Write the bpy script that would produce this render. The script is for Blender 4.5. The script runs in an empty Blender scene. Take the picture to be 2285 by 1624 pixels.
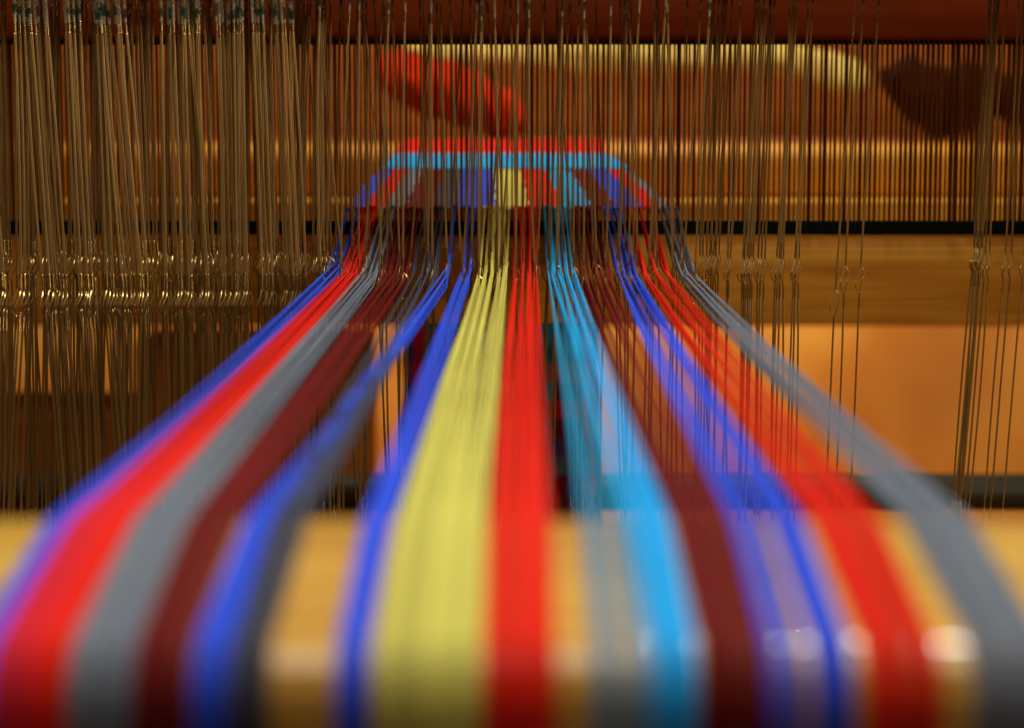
import bpy, math, random
import numpy as np
from mathutils import Vector
random.seed(7); rng = np.random.default_rng(7)
S = bpy.context.scene
COL = S.collection
PI = math.pi

# ------------------------------------------------------------------ camera, world, lamps, exposure
PITCH = 6.96
cam_d = bpy.data.cameras.new('camera'); cam = bpy.data.objects.new('camera', cam_d); COL.objects.link(cam)
cam_d.sensor_width = 23.6; cam_d.lens = 50.0
cam.location = (0, 0, 0); cam.rotation_euler = (math.radians(90 - PITCH), 0, 0)
cam_d.clip_start = 0.02; cam_d.clip_end = 50
cam_d.dof.use_dof = True; cam_d.dof.focus_distance = 1.25; cam_d.dof.aperture_fstop = 4.3
S.camera = cam

w = bpy.data.worlds.new("World"); S.world = w; w.use_nodes = True
w.node_tree.nodes['Background'].inputs[0].default_value = (0.9, 0.6, 0.35, 1)
w.node_tree.nodes['Background'].inputs[1].default_value = 0.045

def area(name, loc, target, sx, sy, power, color):
    l = bpy.data.lights.new(name, 'AREA'); l.shape = 'RECTANGLE'; l.size = sx; l.size_y = sy
    l.energy = power; l.color = color
    o = bpy.data.objects.new(name, l); COL.objects.link(o); o.location = loc
    o.rotation_euler = (Vector(target) - Vector(loc)).to_track_quat('-Z', 'Y').to_euler()
    return o
area('ceiling_lamp_near', (0.0, 0.40, 1.0), (0.0, 0.48, -0.1), 1.2, 0.72, 13.0, (1.0, 0.90, 0.74))
area('small_bulb', (0.19, 0.95, 0.60), (0.08, 0.44, -0.1), 0.23, 0.02, 4.4, (0.92, 0.97, 0.85))
area('ceiling_lamp_beyond', (0.2, 1.95, 0.95), (0.0, 1.98, -0.05), 0.6, 0.3, 13.0, (1.0, 0.84, 0.6))
area('side_fill_right', (1.15, 0.85, 0.22), (0.40, 1.38, -0.10), 0.3, 0.2, 7.0, (1.0, 0.78, 0.46))  # unseen fill light, added to brighten the sley face and heddles
area('side_fill_left', (-1.1, 0.75, 0.08), (-0.25, 1.25, -0.05), 0.3, 0.2, 0.9, (1.0, 0.78, 0.46))  # weaker unseen fill, added for the heddles on the left
area('wall_fill', (0.2, 3.1, 0.7), (0.25, 3.9, -0.4), 0.5, 0.3, 30, (1.0, 0.82, 0.6))  # unseen light added to brighten the wall behind the loom

S.view_settings.view_transform = 'Standard'; S.view_settings.look = 'None'
S.view_settings.exposure = 0.0; S.view_settings.gamma = 1.0
S.render.engine = 'CYCLES'
S.cycles.max_bounces = 6; S.cycles.use_denoising = True

# ------------------------------------------------------------------ measuring the place
F = 2284 * 50 / 23.6; TP = math.radians(PITCH)
def zat(py, d):          # height of a point at horizontal distance d seen on image row py
    return -d * math.tan(TP + math.atan((py - 812) / F))
def xat(px, d, z):       # sideways position of a point at distance d and height z
    return (px - 1142) / F * (d * math.cos(TP) - z * math.sin(TP))

# ------------------------------------------------------------------ materials
def newmat(name):
    m = bpy.data.materials.new(name); m.use_nodes = True
    return m, m.node_tree, m.node_tree.nodes['Principled BSDF']
def wood(name, c1, c2, rough=0.45, coat=0.0, axis=0, scale=1.0, coatrough=0.12):
    m, t, b = newmat(name); N = t.nodes; L = t.links
    tc = N.new('ShaderNodeTexCoord'); mp = N.new('ShaderNodeMapping')
    s = [28 * scale] * 3; s[axis] = 1.6 * scale; mp.inputs['Scale'].default_value = s
    n1 = N.new('ShaderNodeTexNoise'); n1.inputs['Scale'].default_value = 3.0; n1.inputs['Detail'].default_value = 8; n1.inputs['Distortion'].default_value = 0.6
    n2 = N.new('ShaderNodeTexNoise'); n2.inputs['Scale'].default_value = 5.0; n2.inputs['Detail'].default_value = 3
    r = N.new('ShaderNodeValToRGB'); r.color_ramp.elements[0].position = 0.3; r.color_ramp.elements[1].position = 0.7
    r.color_ramp.elements[0].color = (*c1, 1); r.color_ramp.elements[1].color = (*c2, 1)
    mx = N.new('ShaderNodeMix'); mx.data_type = 'RGBA'; mx.blend_type = 'MULTIPLY'; mx.inputs[0].default_value = 0.35
    bp = N.new('ShaderNodeBump'); bp.inputs['Strength'].default_value = 0.12; bp.inputs['Distance'].default_value = 0.002
    L.new(tc.outputs['Object'], mp.inputs[0]); L.new(mp.outputs[0], n1.inputs[0]); L.new(tc.outputs['Object'], n2.inputs[0])
    L.new(n1.outputs[0], r.inputs[0]); L.new(r.outputs[0], mx.inputs[6]); L.new(n2.outputs[1], mx.inputs[7])
    L.new(mx.outputs[2], b.inputs['Base Color']); L.new(n1.outputs[0], bp.inputs['Height']); L.new(bp.outputs[0], b.inputs['Normal'])
    b.inputs['Specular IOR Level'].default_value = 0.2
    b.inputs['Roughness'].default_value = rough; b.inputs['Coat Weight'].default_value = coat; b.inputs['Coat Roughness'].default_value = coatrough
    return m
def yarn(name, c, var=0.22):
    m, t, b = newmat(name); N = t.nodes; L = t.links
    oi = N.new('ShaderNodeObjectInfo'); tc = N.new('ShaderNodeTexCoord')
    n = N.new('ShaderNodeTexNoise'); n.inputs['Scale'].default_value = 900; n.inputs['Detail'].default_value = 4
    n3 = N.new('ShaderNodeTexNoise'); n3.inputs['Scale'].default_value = 14
    ad = N.new('ShaderNodeMath'); ad.operation = 'ADD'; ad2 = N.new('ShaderNodeMath'); ad2.operation = 'ADD'
    mr = N.new('ShaderNodeMapRange'); mr.inputs[1].default_value = 0; mr.inputs[2].default_value = 3.0
    mr.inputs[3].default_value = 1 - var * 1.6; mr.inputs[4].default_value = 1 + var * 1.6
    hv = N.new('ShaderNodeHueSaturation'); hv.inputs['Color'].default_value = (*c, 1)
    bp = N.new('ShaderNodeBump'); bp.inputs['Strength'].default_value = 0.5; bp.inputs['Distance'].default_value = 0.0004
    L.new(tc.outputs['Object'], n.inputs[0]); L.new(tc.outputs['Object'], n3.inputs[0])
    L.new(oi.outputs['Random'], ad.inputs[0]); L.new(n.outputs[0], ad.inputs[1]); L.new(ad.outputs[0], ad2.inputs[0]); L.new(n3.outputs[0], ad2.inputs[1])
    L.new(ad2.outputs[0], mr.inputs[0]); L.new(mr.outputs[0], hv.inputs['Value']); L.new(hv.outputs[0], b.inputs['Base Color'])
    L.new(n.outputs[0], bp.inputs['Height']); L.new(bp.outputs[0], b.inputs['Normal'])
    b.inputs['Roughness'].default_value = 0.85; b.inputs['Specular IOR Level'].default_value = 0.12
    return m
def metal(name, c, rough=0.35, met=1.0):
    m, t, b = newmat(name); N = t.nodes; L = t.links
    b.inputs['Metallic'].default_value = met; b.inputs['Roughness'].default_value = rough
    n = N.new('ShaderNodeTexNoise'); n.inputs['Scale'].default_value = 60
    hv = N.new('ShaderNodeHueSaturation'); hv.inputs['Color'].default_value = (*c, 1)
    mr = N.new('ShaderNodeMapRange'); mr.inputs[3].default_value = 0.65; mr.inputs[4].default_value = 1.35
    L.new(n.outputs[0], mr.inputs[0]); L.new(mr.outputs[0], hv.inputs['Value']); L.new(hv.outputs[0], b.inputs['Base Color'])
    return m
def cloth_mat(name, c, scale=60):
    m, t, b = newmat(name); N = t.nodes; L = t.links
    n = N.new('ShaderNodeTexNoise'); n.inputs['Scale'].default_value = scale; n.inputs['Detail'].default_value = 4
    hv = N.new('ShaderNodeHueSaturation'); hv.inputs['Color'].default_value = (*c, 1)
    mr = N.new('ShaderNodeMapRange'); mr.inputs[3].default_value = 0.6; mr.inputs[4].default_value = 1.4
    L.new(n.outputs[0], mr.inputs[0]); L.new(mr.outputs[0], hv.inputs['Value']); L.new(hv.outputs[0], b.inputs['Base Color'])
    b.inputs['Roughness'].default_value = 0.9; b.inputs['Specular IOR Level'].default_value = 0.05
    return m
C = dict(blue=(0.025, 0.085, 0.78), red=(0.68, 0.014, 0.005), crimson=(0.56, 0.015, 0.035), gray=(0.155, 0.19, 0.26),
         maroon=(0.14, 0.006, 0.007), slate=(0.045, 0.055, 0.095), yellow=(0.58, 0.55, 0.12), cyan=(0.012, 0.36, 0.84),
         teal=(0.012, 0.30, 0.58))
Y = {k: yarn('yarn_' + k, v) for k, v in C.items()}
M_back = wood('honey_wood', (0.48, 0.24, 0.028), (0.76, 0.45, 0.075), 0.75, 1.0, coatrough=0.04)
M_red = wood('red_brown_wood', (0.20, 0.034, 0.002), (0.30, 0.056, 0.004), 0.7, 0.0)
M_sley = wood('brown_wood', (0.54, 0.23, 0.02), (0.84, 0.45, 0.06), 0.8, 0.0)
M_breast = wood('breast_wood', (0.66, 0.27, 0.03), (0.80, 0.38, 0.05), 0.55, 0.0)
M_chest = wood('chest_wood', (0.32, 0.075, 0.006), (0.46, 0.13, 0.010), 0.6)
M_dark = wood('dark_wood', (0.04, 0.012, 0.005), (0.08, 0.02, 0.008), 0.6)
M_pale = wood('pale_wood', (0.75, 0.58, 0.20), (0.85, 0.70, 0.30), 0.5)
M_wire = metal('heddle_wire', (0.205, 0.115, 0.030), 0.42, 0.45)
M_twist = metal('twisted_wire', (0.34, 0.25, 0.10), 0.22, 0.9)
M_glint = metal('solder_glint', (0.68, 0.56, 0.27), 0.25, 0.85)
M_tin = metal('dull_tin', (0.36, 0.31, 0.19), 0.45, 0.4)
M_green = metal('green_lacquer', (0.008, 0.08, 0.055), 0.35, 0.3)
M_dent = metal('reed_steel', (0.22, 0.09, 0.008), 0.6, 0.15)
M_dent.node_tree.nodes['Principled BSDF'].inputs['Specular IOR Level'].default_value = 0.15
M_tape = cloth_mat('reed_tape', (0.006, 0.012, 0.009))
M_bar = metal('dark_bar', (0.03, 0.034, 0.022), 0.5, 0.2)
M_steel = metal('steel_rod', (0.35, 0.34, 0.3), 0.35)

# ------------------------------------------------------------------ mesh helpers
def link(name, me, parent=None, loc=(0, 0, 0)):
    o = bpy.data.objects.new(name, me); COL.objects.link(o); o.location = loc
    if parent: o.parent = parent
    return o
def tag(o, label, cat, group=None, kind=None):
    if label: o['label'] = label
    if cat: o['category'] = cat
    if group: o['group'] = group
    if kind: o['kind'] = kind
    return o
def empty(name, loc=(0, 0, 0)):
    o = bpy.data.objects.new(name, None); COL.objects.link(o); o.location = loc; o.empty_display_size = 0.02
    return o
class MB:
    def __init__(s): s.v = []; s.f = []; s.mi = []; s.n = 0
    def add(s, v, f, mi=0):
        v = np.asarray(v, float); s.v.append(v); s.f += [[i + s.n for i in q] for q in f]; s.mi += [mi] * len(f); s.n += len(v)
    def tube(s, pts, r, k=6, mi=0, cap=True, phase=0.0):
        P = np.asarray(pts, float); n = len(P)
        R = np.broadcast_to(np.asarray(r, float), (n,))
        T = np.gradient(P, axis=0); T /= np.linalg.norm(T, axis=1)[:, None] + 1e-12
        up = np.array([1.0, 0, 0]) if abs(T[0][0]) < 0.8 else np.array([0, 0, 1.0])
        A = np.cross(T, up); A /= np.linalg.norm(A, axis=1)[:, None] + 1e-12
        B = np.cross(T, A)
        a = np.arange(k) * 2 * PI / k + phase
        V = P[:, None, :] + R[:, None, None] * (np.cos(a)[None, :, None] * A[:, None, :] + np.sin(a)[None, :, None] * B[:, None, :])
        f = [[i * k + j, i * k + (j + 1) % k, (i + 1) * k + (j + 1) % k, (i + 1) * k + j] for i in range(n - 1) for j in range(k)]
        if cap: f += [list(range(k))[::-1], [(n - 1) * k + j for j in range(k)]]
        s.add(V.reshape(-1, 3), f, mi)
    def extrude_x(s, prof, x0, x1, mi=0, nx=1):       # closed profile of (y, z), swept along x
        k = len(prof); xs = np.linspace(x0, x1, nx + 1)
        V = [(x, p[0], p[1]) for x in xs for p in prof]
        f = [[i * k + j, i * k + (j + 1) % k, (i + 1) * k + (j + 1) % k, (i + 1) * k + j] for i in range(nx) for j in range(k)]
        f += [list(range(k))[::-1], [nx * k + j for j in range(k)]]
        s.add(V, f, mi)
    def mesh(s, name, mats, smooth=True):
        me = bpy.data.meshes.new(name); V = np.concatenate(s.v)
        me.from_pydata(V.tolist(), [], s.f)
        for m in (mats if isinstance(mats, (list, tuple)) else [mats]): me.materials.append(m)
        me.polygons.foreach_set('material_index', s.mi)
        me.polygons.foreach_set('use_smooth', [smooth] * len(s.f)); me.update()
        if smooth:
            me.set_sharp_from_angle(angle=math.radians(45))
        return me
    def build(s, name, mats, parent=None, loc=(0, 0, 0), smooth=True): return link(name, s.mesh(name, mats, smooth), parent, loc)
def rrect(y0, y1, z0, z1, r, seg=5):
    out = []
    for cy, cz, a0 in ((y1 - r, z1 - r, 0), (y0 + r, z1 - r, 90), (y0 + r, z0 + r, 180), (y1 - r, z0 + r, 270)):
        for i in range(seg + 1):
            a = math.radians(a0 + 90 * i / seg); out.append((cy + r * math.cos(a), cz + r * math.sin(a)))
    return out

# ------------------------------------------------------------------ the room
b = MB(); b.extrude_x([(4.0, -0.8), (4.2, -0.8), (4.2, 1.6), (4.0, 1.6)], -3, 3)
m, t, bs = newmat('ochre_wall'); N = t.nodes; L = t.links
tc = N.new('ShaderNodeTexCoord'); n = N.new('ShaderNodeTexNoise'); n.inputs['Scale'].default_value = 3.2; n.inputs['Detail'].default_value = 3
mp = N.new('ShaderNodeMapping'); mp.inputs['Location'].default_value = (0.35, 0, 0.1)
r = N.new('ShaderNodeValToRGB'); r.color_ramp.elements[0].position = 0.38; r.color_ramp.elements[1].position = 0.62
r.color_ramp.elements[0].color = (0.50, 0.17, 0.010, 1); r.color_ramp.elements[1].color = (0.70, 0.35, 0.05, 1)
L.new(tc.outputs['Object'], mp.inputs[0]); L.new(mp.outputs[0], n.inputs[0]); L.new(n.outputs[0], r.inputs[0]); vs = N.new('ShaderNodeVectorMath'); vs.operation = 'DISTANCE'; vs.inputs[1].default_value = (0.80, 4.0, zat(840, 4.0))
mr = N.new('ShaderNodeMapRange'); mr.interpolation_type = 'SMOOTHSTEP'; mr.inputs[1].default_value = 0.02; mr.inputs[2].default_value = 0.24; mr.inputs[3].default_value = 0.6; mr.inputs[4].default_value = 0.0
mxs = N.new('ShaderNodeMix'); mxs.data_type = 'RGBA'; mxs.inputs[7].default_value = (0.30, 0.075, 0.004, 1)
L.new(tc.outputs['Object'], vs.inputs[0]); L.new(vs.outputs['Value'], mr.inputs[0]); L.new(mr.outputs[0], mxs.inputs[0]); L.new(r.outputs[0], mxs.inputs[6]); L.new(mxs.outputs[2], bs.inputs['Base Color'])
bs.inputs['Roughness'].default_value = 0.9
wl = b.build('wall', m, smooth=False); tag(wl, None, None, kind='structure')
b = MB(); b.extrude_x([(-1.5, -0.9), (4.0, -0.9), (4.0, -0.8), (-1.5, -0.8)], -3, 3)
fl = b.build('floor', M_chest, smooth=False); tag(fl, None, None, kind='structure')

# brown chest behind the loom
ch = empty('wooden_chest', (0, 2.75, -0.30))
tag(ch, 'brown wooden cabinet standing behind the loom, blurred behind the reed wires', 'cabinet')
b = MB(); b.extrude_x(rrect(2.72, 3.0, zat(727, 2.72), 0.16, 0.006, 2), -1.1, 1.1)
b.build('cabinet_body', M_chest, ch, (0, -2.75, 0.30))
b = MB(); b.extrude_x(rrect(2.70, 3.02, 0.163, 0.185, 0.006, 2), -1.12, 1.12)
b.build('cabinet_top', M_chest, ch, (0, -2.75, 0.30))
for sx in (-1.05, 1.05):
    b = MB(); b.tube([(sx, 2.8, -0.8), (sx, 2.8, zat(727, 2.72))], 0.03, 10)
    b.build('leg', M_chest, ch, (0, -2.75, 0.30))

M_dark2 = wood('dark_red_wood', (0.26, 0.07, 0.008), (0.40, 0.12, 0.014), 0.7)
# dark trunk low on the left
z1 = zat(890, 2.6); xr = xat(296, 2.5, z1)
b = MB(); b.extrude_x(rrect(2.5, 2.68, -0.8, z1, 0.012, 3), -1.0, xr)
tk = b.build('storage_trunk', M_dark2); tag(tk, 'dark red-brown trunk low on the left behind the loom', 'trunk')

M_trunk = wood('trunk_wood', (0.30, 0.10, 0.012), (0.44, 0.16, 0.02), 0.7)
z2 = zat(742, 2.62); b = MB(); b.extrude_x(rrect(2.5, 2.68, -0.8, z2, 0.012, 3), xat(300, 2.5, z2), xat(815, 2.5, z2))
o = b.build('storage_trunk', M_trunk); tag(o, 'taller dark brown trunk behind the lower left heddles, nearer the cloth', 'trunk')
# cream cushion rail, red yarn bundle, dark bag seen through the reed
def ribbon(pts_px, d, hh, name, mat, depth=0.05, wob=0.0):
    b = MB(); P = []; Rr = []
    for px, py, h in pts_px:
        z = zat(py, d); P.append((xat(px, d, z), d, z)); Rr.append(h / F * d / 2)
    P = np.array(P); Rr = np.array(Rr)
    tq = np.linspace(0, 1, 40); t0 = np.linspace(0, 1, len(P))
    P = np.stack([np.interp(tq, t0, P[:, c]) for c in range(3)], 1); Rr = np.interp(tq, t0, Rr)
    k = 24; V = []; n = len(P)
    for i in range(n):
        for j in range(k):
            a = 2 * PI * j / k
            w_ = 1 + wob * (math.sin(3 * a + i * 0.45) + 0.8 * math.sin(5 * a - i * 0.8) + 0.7 * math.sin(2 * a + i * 1.3))
            V.append((P[i][0], P[i][1] + depth / 2 * math.cos(a) * w_, P[i][2] + Rr[i] * math.sin(a) * w_))
    f = [[i * k + j, i * k + (j + 1) % k, (i + 1) * k + (j + 1) % k, (i + 1) * k + j] for i in range(n - 1) for j in range(k)]
    f += [list(range(k)), [(n - 1) * k + j for j in range(k)][::-1]]
    b.add(V, f); o = b.build(name, mat); return o
M_cream = cloth_mat('cream_cloth', (0.62, 0.48, 0.14), 9)
o = ribbon([(905, 112, 30), (960, 118, 50), (1040, 124, 76), (1150, 126, 88), (1300, 126, 90), (1500, 125, 90), (1680, 128, 88), (1760, 138, 88), (1830, 160, 92), (1890, 180, 104), (1925, 186, 84)], 2.5, 0, 'folded_cloth', M_cream, 0.06, 0.05)
tag(o, 'cream yellow rolled cloth drooping at its right end, behind the upper reed', 'cloth')
M_redc = cloth_mat('red_wool', (0.50, 0.025, 0.003), 12)
o = ribbon([(846, 150, 40), (866, 168, 100), (930, 185, 130), (1000, 205, 130), (1060, 228, 130), (1110, 248, 120), (1150, 262, 100), (1178, 270, 40)], 2.42, 0, 'wool_bundle', M_redc, 0.08, 0.07)
tag(o, 'soft red and orange wool bundle behind the upper left of the reed', 'wool')
M_bag = cloth_mat('dark_cloth', (0.03, 0.005, 0.001), 20)
o = ribbon([(1975, 175, 50), (2005, 190, 110), (2050, 212, 150), (2110, 228, 160), (2170, 216, 140), (2230, 212, 100), (2270, 222, 110), (2330, 232, 140), (2400, 225, 60)], 2.45, 0, 'cloth_bag', M_bag, 0.1, 0.08)
tag(o, 'dark maroon cloth bag behind the upper right end of the reed', 'bag')
# the shelf those three lie against: a rail below them
b = MB(); b.extrude_x(rrect(2.36, 2.56, zat(312, 2.45) - 0.03, zat(312, 2.45), 0.006, 2), -1.05, 1.05)
o = b.build('bench_seat', M_chest); tag(o, 'red-brown bench board behind the breast beam, holding the cloth and bag', 'bench')

# ------------------------------------------------------------------ breast beam and lower rail
zt = zat(345, 1.95)
b = MB(); prof = rrect(1.93, 2.06, zat(446, 1.93), zt + 0.008, 0.015, 8)
b.extrude_x(prof, -1.0, 1.0)
o = b.build('breast_beam', M_breast); tag(o, 'brown wooden breast beam with a bright rounded top edge, behind the reed', 'beam')
b = MB(); b.extrude_x(rrect(1.90, 1.98, zat(600, 1.9), zat(446, 1.9), 0.004, 4), -1.0, 1.0)
o = b.build('knee_rail', M_sley); tag(o, 'lower wooden rail just below the breast beam, behind the reed foot', 'rail')
# dark bar low down
zb = zat(1098, 2.15); b = MB(); b.tube([(x, 2.15, zb) for x in np.linspace(-0.9, 0.9, 5)], 85 / F * 2.15 / 2, 20)
o = b.build('cloth_roller', M_bar); tag(o, 'dark green-grey roller low down behind the heddles', 'roller')

# ------------------------------------------------------------------ beater: handtree, reed, sley
DR = 1.42
bt = empty('beater', (0, DR, -0.15)); tag(bt, 'wooden beater with red-brown top board holding the wire reed', 'beater')
off = (0, -DR, 0.15)
zr1 = zat(90, DR); zr0 = zat(493, DR)
b = MB(); b.extrude_x(rrect(DR - 0.018, DR + 0.025, zr1, 0.125, 0.004, 3), -0.62, 0.62); b.build('handtree', M_red, bt, off)
b = MB()
zs1 = zat(527, DR - .02); zs0 = zat(722, DR - .03)
b.extrude_x([(DR - .030, zs0 + .002), (DR - .028, zs0), (DR + .03, zs0), (DR + .03, zs1 - .004), (DR + .026, zs1), (DR - .003, zs1), (DR - .008, zs1 - .002), (DR - .020, zs1 - .009), (DR - .027, zs1 - .0145), (DR - .0295, zs1 - .0175), (DR - .030, zs1 - .020)], -0.62, 0.62)
b.build('sley', M_sley, bt, off)
reedb = MB(); reedb.tube([(x, DR, zr1 - 0.001) for x in (-0.6, 0, 0.6)], 0.0021, 8)
reed = reedb.build('reed', M_tape, bt, off)
b = MB(); b.extrude_x(rrect(DR - 0.004, DR + 0.004, zat(522, DR), zr0, 0.001, 2), -0.6, 0.6)
b.build('reed_baulk', M_tape, reed)
pitch = 0.00329
dm = MB(); zc = (zr1 + zr0) / 2; hh = (zr1 - zr0) / 2
hw = 0.00055
dm.add([(x, y, z) for z in (-hh, hh) for (x, y) in ((-hw, -.0022), (-hw * .3, -.003), (hw * .3, -.003), (hw, -.0022), (hw, .003), (-hw, .003))],
       [[0, 1, 7, 6], [1, 2, 8, 7], [2, 3, 9, 8], [3, 4, 10, 9], [4, 5, 11, 10], [5, 0, 6, 11]])
dme = dm.mesh('dent', M_dent, smooth=False)
nd = 105
for i in range(-nd, nd + 1):
    o = link('dent', dme, reed, (i * pitch + rng.normal(0, 0.00012), DR, zc))
    o.rotation_euler = (0, rng.normal(0, 0.0006), rng.normal(0, 0.12))

# ------------------------------------------------------------------ back beam
R0 = 0.014; D0 = 0.437; ZT = zat(600, 1.26) - 0.0010; ZC = ZT - 0.0242; SL = math.radians(7.5)
b = MB(); prof = [(D0 - R0, ZC - 0.11), (D0 - R0, ZC)] + [(D0 + R0 * math.cos(a), ZC + R0 * math.sin(a)) for a in np.radians(np.arange(174, 97.6, -4.5))]
prof += [(0.500, ZT - 0.0012)] + [(0.505 + 0.012 * math.sin(a), ZT - 0.012 + 0.012 * math.cos(a)) for a in np.radians(np.arange(-7.5, 91, 11))] + [(0.517, ZC - 0.11)]
prof = [prof[0]] + prof[1:]
b.extrude_x(prof[::-1], -0.45, 0.45)
o = b.build('back_beam', M_back); tag(o, 'rounded honey-coloured wooden back beam in front, warp yarns passing over it', 'beam')

# ------------------------------------------------------------------ warp
# stripe: colour, heddle x range, near x range, number of yarns, bunches at the heddles, words
ST = [
 ('blue',   722, 762, -62, -5, 8, 2, 'royal blue warp yarn at the far left edge of the warp', 'yarns of the far left blue stripe'),
 ('crimson',762, 776,  -14,  74, 13, 2, 'crimson warp yarn between the far left blue stripe and the red one', 'yarns of the crimson stripe'),
 ('red',    772, 802,   72, 155, 13, 3, 'bright red warp yarn on the left, beside the pale grey stripe', 'yarns of the left red stripe'),
 ('gray',   806, 846,  160, 300, 14, 3, 'pale grey warp yarn in the left grey stripe', 'yarns of the left grey stripe'),
 ('maroon', 850, 915,  300, 430, 15, 5, 'maroon warp yarn in the left maroon stripe', 'yarns of the left maroon stripe'),
 ('slate',  915, 982,  515, 602,  9, 4, 'dark slate warp yarn crossing beneath the thin blue stripe', 'yarns of the slate stripe'),
 ('blue',   990,1008,  432, 512,  9, 1, 'blue warp yarn in the narrow stripe between maroon and slate', 'yarns of the narrow blue stripe left of centre'),
 ('blue',  1024,1056,  752, 826,  9, 2, 'blue warp yarn in the stripe directly left of the yellow', 'yarns of the blue stripe beside the yellow'),
 ('yellow',1062,1134,  836,1074, 27, 5, 'yellow warp yarn in the wide central yellow stripe', 'yarns of the yellow stripe'),
 ('red',   1142,1204, 1080,1240, 19, 4, 'bright red warp yarn in the central stripe right of the yellow', 'yarns of the central red stripe'),
 ('teal',  1216,1262, 1315,1440,  6, 3, 'thin teal warp yarn in the sparse stripe left of the bright cyan', 'yarns of the sparse teal stripe'),
 ('cyan',  1222,1288, 1448,1552, 13, 4, 'bright cyan warp yarn right of the centre', 'yarns of the bright cyan stripe'),
 ('maroon',1292,1362, 1562,1716, 18, 5, 'maroon warp yarn between the cyan and the right blue stripe', 'yarns of the right maroon stripe'),
 ('blue',  1370,1400, 1700,1790,  6, 2, 'blue warp yarn in the thin loose stripe right of the maroon', 'yarns of the loose right blue stripe'),
 ('blue',  1398,1424, 1816,1892,  9, 2, 'blue warp yarn in the dense stripe left of the right red one', 'yarns of the dense right blue stripe'),
 ('red',   1424,1500, 1925,2095, 17, 3, 'red warp yarn in the rightmost red stripe', 'yarns of the rightmost red stripe'),
 ('gray',  1510,1556, 2165,2345, 16, 3, 'grey warp yarn in the grey stripe at the far right of the warp', 'yarns of the far right grey stripe'),
]
SH = [(1.205, 642), (1.235, 622), (1.265, 606), (1.295, 596)]      # shafts: distance and row of the eye
DF = 1.45; zf = zat(461, DF); zrd = zat(468, DR)
RT = 0.00046
eyes = []
_pxh = np.array([722, 1098, 1172, 1240, 1325, 1398, 1460, 1556.]); _u = np.array([0, .49, .615, .70, .80, .875, .935, 1.0])
def fmap(ph): return float(np.interp(ph, _pxh, _u))          # share of the cloth's width
ARCB = 0.5
def edge_x(a, u):                                            # the cloth draws in towards the breast beam
    q = min(1.0, a / ARCB); l = (1 - q) * -0.1085 + q * -0.1005; r_ = (1 - q) * 0.1045 + q * 0.0805
    return l + (r_ - l) * u
for si, (colr, h0, h1, n0, n1, cnt, bun, lab, grp) in enumerate(ST):
    for i in range(cnt):
        u = (i + 0.5) / cnt
        g = min(bun - 1, int(u * bun)); uc = (g + 0.5) / bun
        uh = uc + (u - uc) * 0.24 + rng.normal(0, 0.015)
        un = uc + (u - uc) * 0.92 + rng.normal(0, 0.16 / cnt)
        ph = h0 + (h1 - h0) * uh; pn = n0 + (n1 - n0) * un
        sh = (i + si) % 4
        dh, eyr = SH[sh]
        zh = zat(eyr, dh) + rng.normal(0, 0.0012)
        xh = xat(ph, 1.25, zat(600, 1.25)); xn = xat(pn, 0.428, -0.113)
        pr = 1151 + (ph - 1151) * 0.885; xr_ = xat(pr, DR, zrd)
        k = round(xr_ / pitch - 0.5) + 0.5; xr_ = k * pitch + rng.uniform(-0.0007, 0.0007)
        xf = edge_x(0.0, fmap(ph))
        P = [(xn, D0 - R0 - RT, ZC - 0.30), (xn, D0 - R0 - RT, ZC - 0.05)]
        rr = R0 + RT * rng.uniform(0.9, 2.4)
        for a in np.radians(np.append(np.arange(180, 100, -8.0), 97.5)):
            P.append((xn, D0 + rr * math.cos(a), ZC + rr * math.sin(a)))
        P.append((xn + (xh - xn) * 0.03, 0.470, ZT - 0.0051 + rr - R0)); P.append((xn + (xh - xn) * 0.06, 0.5035, ZT - 0.0004 + (rr - R0)))
        A = np.array(P[-1]); B = np.array([xh, dh, zh]); lz = rng.normal(0, 0.0006); lx = rng.normal(0, 0.0004)
        for q in (0.12, 0.3, 0.5, 0.7, 0.86, 0.95):
            p = A + (B - A) * q; s = math.sin(PI * q); P.append((p[0] + lx * s, p[1], p[2] + (lz - 0.0012) * s))
        P.append((xh, dh - 0.002, zh)); P.append((xh, dh + 0.002, zh))
        P.append(((xh + xr_) / 2, (dh + DR) / 2, (zh + zrd) / 2 - 0.001))
        P.append((xr_, DR - 0.003, zrd + rng.normal(0, 0.001))); P.append((xr_, DR + 0.003, zrd + rng.normal(0, 0.001)))
        P.append(((xr_ + xf) / 2, (DR + DF) / 2, (zrd + zf) / 2)); P.append((xf, DF + 0.02, zat(455, DF + 0.02)))
        yy = np.array([p[1] for p in P]); fz = np.interp(yy, [0.5, 0.95, 1.25, 1.36, 1.45], [1.0, 1.05, 1.25, 1.6, 1.6])   # the yarn is looser and fuzzier towards the reed
        b = MB(); b.tube(P, RT * rng.uniform(0.85, 1.15) * fz, 6)
        o = b.build('warp_yarn', Y[colr])
        sid = grp.split('yarns of the ')[1]
        lb = ('outermost left yarn of the ' + sid) if i == 0 else ('outermost right yarn of the ' + sid) if i == cnt - 1 else lab
        tag(o, lb, 'yarn', grp)
        eyes.append((xh, dh, zh, sh, sid))

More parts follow.
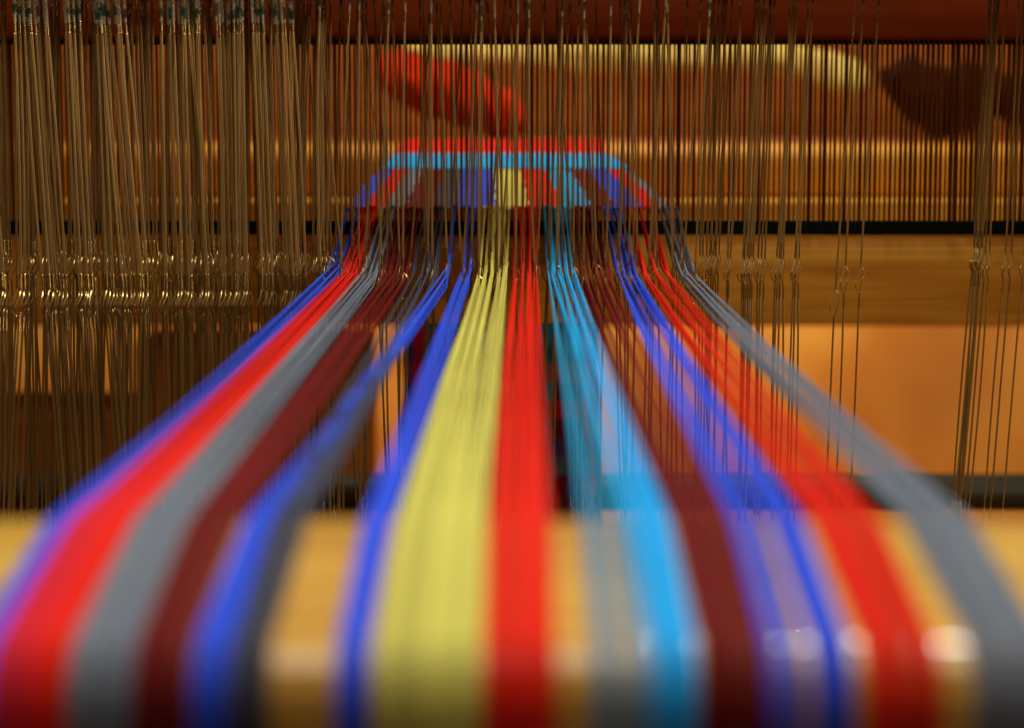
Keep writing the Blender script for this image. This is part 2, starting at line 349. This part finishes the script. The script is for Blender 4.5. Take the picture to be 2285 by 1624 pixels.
# ------------------------------------------------------------------ woven cloth
bounds = sorted((fmap((q[1] + q[2]) / 2), q[0]) for q in ST)
path = [(DF, zf), (1.52, zat(432, 1.52)), (1.61, zat(405, 1.61)), (1.72, zat(379, 1.72)), (1.84, zat(356, 1.84)), (1.90, zat(347, 1.9)), (1.932, zt + 0.0045), (1.945, zt + 0.0100), (1.96, zt + 0.0112), (2.03, zt + 0.0112), (2.052, zt + 0.005), (2.066, zt - 0.02), (2.066, zt - 0.04), (2.0, zt - 0.16), (1.93, zt - 0.28), (1.86, zt - 0.42)]
pp = []
for i in range(len(path) - 1):
    a, c = np.array(path[i]), np.array(path[i + 1]); n = max(1, int(np.linalg.norm(c - a) / 0.002))
    pp += [a + (c - a) * j / n for j in range(n)]
pp.append(np.array(path[-1])); pp = np.array(pp)
arc = np.concatenate([[0], np.cumsum(np.linalg.norm(np.diff(pp, axis=0), axis=1))])
cl = empty('woven_cloth', (0, DF, zf)); tag(cl, 'striped woven band with cyan and red weft bars passing over the breast beam', 'cloth')
def cloth_part(name, a0, a1, matf, mats, lift=0.0, margin=0.0):
    idx = np.where((arc >= a0 - 1e-6) & (arc <= a1 + 1e-6))[0]; Q = pp[idx]; AA = arc[idx]
    nx = 96; U = np.linspace(0, 1, nx + 1); n = len(Q)
    T = np.gradient(Q, axis=0); T /= np.linalg.norm(T, axis=1)[:, None]; Nn = np.stack([-T[:, 1], T[:, 0]], 1)
    b = MB(); V = []; f = []; mi = []
    for side in (0.0, -0.0016):
        for i in range(n):
            for j in range(nx + 1):
                dsp = 0.0005 * math.sin(AA[i] / 0.004 * 2 * PI + (j % 2) * PI) + lift + side
                V.append((edge_x(AA[i], U[j]) + margin * (2 * U[j] - 1) + 0.001 * math.sin(AA[i] * 90), Q[i][0] + Nn[i][0] * dsp, Q[i][1] + Nn[i][1] * dsp))
    m0 = n * (nx + 1)
    for i in range(n - 1):
        for j in range(nx):
            q = [i * (nx + 1) + j, i * (nx + 1) + j + 1, (i + 1) * (nx + 1) + j + 1, (i + 1) * (nx + 1) + j]
            f.append(q); mi.append(matf(U[j], AA[i])); f.append([k + m0 for k in q][::-1]); mi.append(mi[-1])
    b.add(V, f); b.mi = mi
    return b.build(name, mats, cl, (0, -DF, -zf))
keys = list(C.keys())
def stripe_idx(u, a):
    return keys.index(min(bounds, key=lambda t: abs(t[0] - u))[1])
def lower(u, a):
    seq = ['red', None, 'blue', 'teal', None, 'slate', 'crimson', None]
    c = seq[int(a / 0.018) % 8]
    return stripe_idx(u, a) if c is None or int(u * 80) % 2 else keys.index(c)
ALLY = [Y[k] for k in keys]
A1 = 0.272; A2 = 0.455; A3 = 0.64
cloth_part('striped_length', 0.0, A1, stripe_idx, ALLY)
cloth_part('weft_bar', A1, A2, lambda x, a: 0, [Y['cyan']], 0.001, 0.001)['label'] = 'bright cyan weft bar'
cloth_part('weft_bar', A2, A3, lambda x, a: 0, [Y['red']], 0.001, 0.001)['label'] = 'bright red weft bar'
cloth_part('hanging_length', A3, arc[-1], lower, ALLY)

# ------------------------------------------------------------------ wire heddles
RW = 0.00027; RWL = 0.00032
def heddle_mesh(ut, ub, Lt, Lb, eo, green=True, RW=RW):
    """origin at the eye; ut/ub: sideways lean of top and bottom; eo: eye turn"""
    b = MB(); ca, sa = math.cos(eo), math.sin(eo); gz = Lt + rng.uniform(.002, .006); green = green and rng.random() < 0.75; gl = rng.uniform(.003, .007)
    EH = 0.0078; TW = 0.0080
    def centre(z):
        if z >= 0: return ut * (z / Lt) + bow * math.sin(PI * min(1, z / Lt))
        return ub * (-z / Lb) - bow * math.sin(PI * min(1, -z / Lb))
    bow = rng.normal(0, 0.0008)
    skw = rng.normal(0.0009, 0.0003); zs = []
    LT = 0.022      # top loop length
    zs += [(z, 'loop') for z in np.linspace(Lt + LT, Lt, 36)]
    zs += [(z, 'tw') for z in np.linspace(Lt, Lt - 0.005, 16)]
    zs += [(z, 'st') for z in np.linspace(Lt - 0.006, EH + TW + .0005, 8)]
    zs += [(z, 'tw') for z in np.linspace(EH + TW, EH, 26)]
    zs += [(z, 'eye') for z in np.linspace(EH, -EH, 11)[1:-1]]
    zs += [(z, 'tw') for z in np.linspace(-EH, -EH - TW, 26)]
    zs += [(z, 'st') for z in np.linspace(-EH - TW - .0005, -Lb + 0.006, 8)]
    zs += [(z, 'tw') for z in np.linspace(-Lb + .005, -Lb, 12)]
    zs += [(z, 'loop') for z in np.linspace(-Lb, -Lb - LT, 7)]
    kinds = []
    for sgn in (1, -1):
        P = []
        for z, k in zs:
            cx = centre(z) + (skw * math.sin(PI * z / EH) if abs(z) < EH else 0)
            if k == 'st': rx, ry = RW * 1.05, 0
            elif k == 'tw':
                ph = z / 0.0023 * 2 * PI; rx, ry = RW * 1.25 * math.cos(ph), RW * 1.25 * math.sin(ph)
            elif k == 'eye':
                s = math.sin(PI * (z + EH) / (2 * EH)) ; sk = 0.0009 * math.sin(PI * z / EH)
                rx, ry = 0.0026 * s ** 1.0 + RW + sk * sgn * 0, 0.0
            else:
                zz = (z - Lt) / LT if z > 0 else (-z - Lb) / LT
                s = math.sin(PI * zz) ** 0.5 if 0 < zz < 1 else 0
                ph = z / 0.0030 * 2 * PI; rx, ry = (0.0004 * s + RW) * math.cos(ph) + 0.0002 * s, (RW + 0.0003 * s) * math.sin(ph)
            x = sgn * rx; y = sgn * ry
            P.append((cx + x, y, z) if k == 'st' else (cx + x * ca - y * sa, x * sa + y * ca, z))
        b.tube(P, RW, 4); kinds += [k for _, k in zs[:-1] for _q in range(4)] + ['loop', 'loop']
    # green lacquer on the top loop (between the wires) and bright solder, glints painted in on the eye's upper half
    nq = len(b.f); V = np.concatenate(b.v)
    for q, fc in enumerate(b.f):
        z = V[fc[0]][2]
        kd = kinds[q]
        if green and gz < z < gz + gl: b.mi[q] = 1
        elif kd == 'loop': b.mi[q] = 3
        elif kd == 'eye' and z > -0.001: b.mi[q] = 2
        elif kd in ('tw', 'eye'): b.mi[q] = 4
    return b.mesh('heddle', [M_wire, M_green, M_glint, M_tin, M_twist])
def heddle(px, shaft, eyerow, topx=0.0, botx=0.0, Lt=0.150, Lb=0.146, label='', group=None, x=None, z=None, eo=None, green=True):
    d = SH[shaft][0] if shaft < 4 else shaft
    zz = zat(eyerow, d) if z is None else z
    xx = xat(px, d, zz) if x is None else x
    me = heddle_mesh(topx, botx, Lt + rng.normal(0, .0006), Lb, (rng.normal(1.02, 0.16) if eo is None else eo), green, RWL if xx < -0.10 else RW)
    o = link('wire_heddle', me, None, (xx, d + rng.normal(0, 0.0015), zz)); tag(o, label, 'heddle', group)
    return o
nh = 0
# left: front shaft, crowded in bunches (ranges of image columns)
front = [(-14, 22), (40, 66, ), (100, 156), (178, 214), (232, 262), (262, 332), (366, 380), (392, 436), (446, 482), (496, 556), (586, 616), (636, 676), (684, 690)]
names = ['at the left picture edge', 'in the second bunch from the left edge', 'in the third bunch from the left edge', 'in the fourth bunch from the left edge',
 'in the fifth bunch from the left edge', 'in the wide sixth bunch from the left edge', 'standing loose left of the middle bunches', 'in the seventh bunch from the left edge', 'in the eighth bunch from the left edge', 'in the wide ninth bunch from the left edge',
 'in the tenth bunch from the left edge', 'in the last bunch before the blue yarns', 'standing loose beside the blue yarns']
for bi, rg in enumerate(front):
    lean = rng.normal(-0.004, 0.004); blean = rng.normal(0.0, 0.004)
    px = rg[0]
    while px <= rg[1]:
        c = (rg[0] + rg[1]) / 2
        heddle(px, 0, 675 + rng.normal(0, 1.2), lean + rng.normal(0, .0011), blean + rng.normal(0, .0016), 0.1535, 0.14,
               'wire heddle of the near row ' + names[bi], 'near row heddles ' + names[bi])
        nh += 1; px += rng.choice([7.0, 7.4, 8.0])
# left: two rows behind
for sh, row, a, bnd, lab in ((2, 592, -10, 700, 'wire heddle of the middle row, left of the warp'), (3, 586, -6, 735, 'wire heddle of the far row, left of the warp'), (1, 600, 4, 745, 'wire heddle of the second row, left of the warp')):
    px = a
    while px < bnd:
        nb = rng.integers(2, 6); lean = rng.normal(0, 0.0035); blean = rng.normal(0, 0.003)
        for _ in range(nb):
            if px < bnd:
                heddle(px, sh, row + rng.normal(0, 1.5), lean + rng.normal(0, .002), blean + rng.normal(0, .003), 0.150, 0.144, lab, lab.replace('wire heddle', 'heddles'))
                nh += 1; px += rng.uniform(6, 9) if sh < 3 else rng.uniform(10, 14)
        px += rng.uniform(6, 24) if rng.random() < .8 else rng.uniform(24, 50)
# threaded heddles in the warp
last = {}
for (xh, dh, zh, sh, sid) in sorted(eyes):
    if xh - last.get(sh, -9) < 0.0076 + 0.004 * rng.random(): continue
    last[sh] = xh
    o = heddle(0, sh, 0, rng.normal(0, 0.0055), rng.normal(0, .003), 0.15 + rng.uniform(-.004, .004), 0.14,
           'wire heddle holding yarns of the ' + sid, 'threaded heddles of the ' + sid, x=xh, z=zh)
    nh += 1
# right side: bunches and single heddles
right = [((1560, 1596), 6, 2, 596, 'in the dense bunch right of the warp'), ((1585, 1602), 3, 3, 590, 'in the dense bunch right of the warp'), ((1622, 1626), 2, 1, 600, 'in the pair right of the dense bunch'),
         ((1655, 1678), 6, 1, 603, 'in the tight bunch over the grey stripe'), ((1690, 1704), 3, 2, 603, 'in the loose group of three over the grey stripe'), ((1730, 1746), 4, 1, 603, 'in the four-wire bunch right of the grey stripe'),
         ((1771, 1781), 3, 1, 603, 'in the narrow bunch left of the three single ones')]
for (a, c), n, sh, row, nm in right:
    for i in range(n):
        px = a + (c - a) * i / max(1, n - 1)
        heddle(px, sh, row + rng.normal(0, 1), rng.normal(0.005, .001), rng.normal(-.001, .0012), 0.148, 0.146, 'wire heddle ' + nm, 'heddles ' + nm); nh += 1
for px, row, nm, eo in ((1862, 676, 'leftmost of the three single wire heddles on the right, its eye lowest', 0.35), (1884, 624, 'middle of the three single wire heddles on the right', 0.6), (1918, 624, 'rightmost of the three single wire heddles, with a bright eye', 0.75)):
    heddle(px, 1, row, 0.0075, -.0035, 0.1515, 0.144, nm, None, eo=eo); nh += 1
for i in range(7):
    heddle(2180 + rng.uniform(-8, 8), 2, 577, 0.006 + rng.normal(0, .0004), -.008 + rng.normal(0, .0006), 0.150, 0.144, 'wire heddle in the leaning bunch near the right edge', 'heddles of the leaning bunch near the right edge'); nh += 1
for px, tx, nm in ((2196, .003, 'single wire heddle close against the leaning bunch on the right'), (2204, .006, 'second wire heddle right of the leaning bunch'), (2240, .004, 'wire heddle third from the right picture edge'), (2256, .003, 'wire heddle second from the right picture edge'), (2281, .004, 'wire heddle at the right picture edge')):
    heddle(px, 2, 592, tx, -.008, 0.15, 0.144, nm); nh += 1
print('HEDDLES', nh)

# ------------------------------------------------------------------ shafts that carry the heddles (just above and below the picture)
for si, (d, row) in enumerate(SH):
    zt_ = 0.062 if si else 0.058; zb_ = -0.270
    names_s = ['nearest', 'second', 'third', 'farthest']
    sf = empty('harness_shaft', (0, d, zt_)); tag(sf, 'wooden harness shaft with steel heddle rods, %s of four, just out of view' % names_s[si], 'shaft')
    b = MB(); b.extrude_x(rrect(d - .0135, d + .0135, 0.070, 0.125, .002, 2), -.6, .6); b.build('top_board', M_sley, sf, (0, -d, -zt_))
    b = MB(); b.extrude_x(rrect(d - .0009, d + .0009, zt_ - .004, zt_ + .004, .0006, 2), -.6, .6); b.build('heddle_rod', M_steel, sf, (0, -d, -zt_))
    b = MB(); b.extrude_x(rrect(d - .0009, d + .0009, zb_ - .004, zb_ + .004, .0006, 2), -.6, .6); b.build('heddle_rod', M_steel, sf, (0, -d, -zt_))
    b = MB(); b.extrude_x(rrect(d - .008, d + .008, zb_ - .06, zb_ - .02, .002, 2), -.6, .6); b.build('bottom_board', M_sley, sf, (0, -d, -zt_))
    for sx in (-.6, .6):
        b = MB(); b.extrude_x(rrect(d - .008, d + .008, zb_ - .06, .118, .002, 2), sx - .01, sx + .01); b.build('side_post', M_sley, sf, (0, -d, -zt_))

cs = empty('blocker_crossbeam', (0, 1.25, 0.4)); tag(cs, 'added unseen wooden crossbeam above the harness shafts, blocking a lamp reflection', 'beam')  # added out of view to keep a lamp's reflection off the back beam
b = MB(); b.extrude_x(rrect(1.12, 1.36, 0.34, 0.52, .006, 2), -.75, .75); b.build('crossbeam', M_sley, cs, (0, -1.25, -0.4))
for sx in (-.72, .72):
    b = MB(); b.extrude_x(rrect(1.2, 1.28, -0.8, 0.34, .006, 2), sx - .03, sx + .03); b.build('post', M_sley, cs, (0, -1.25, -0.4))
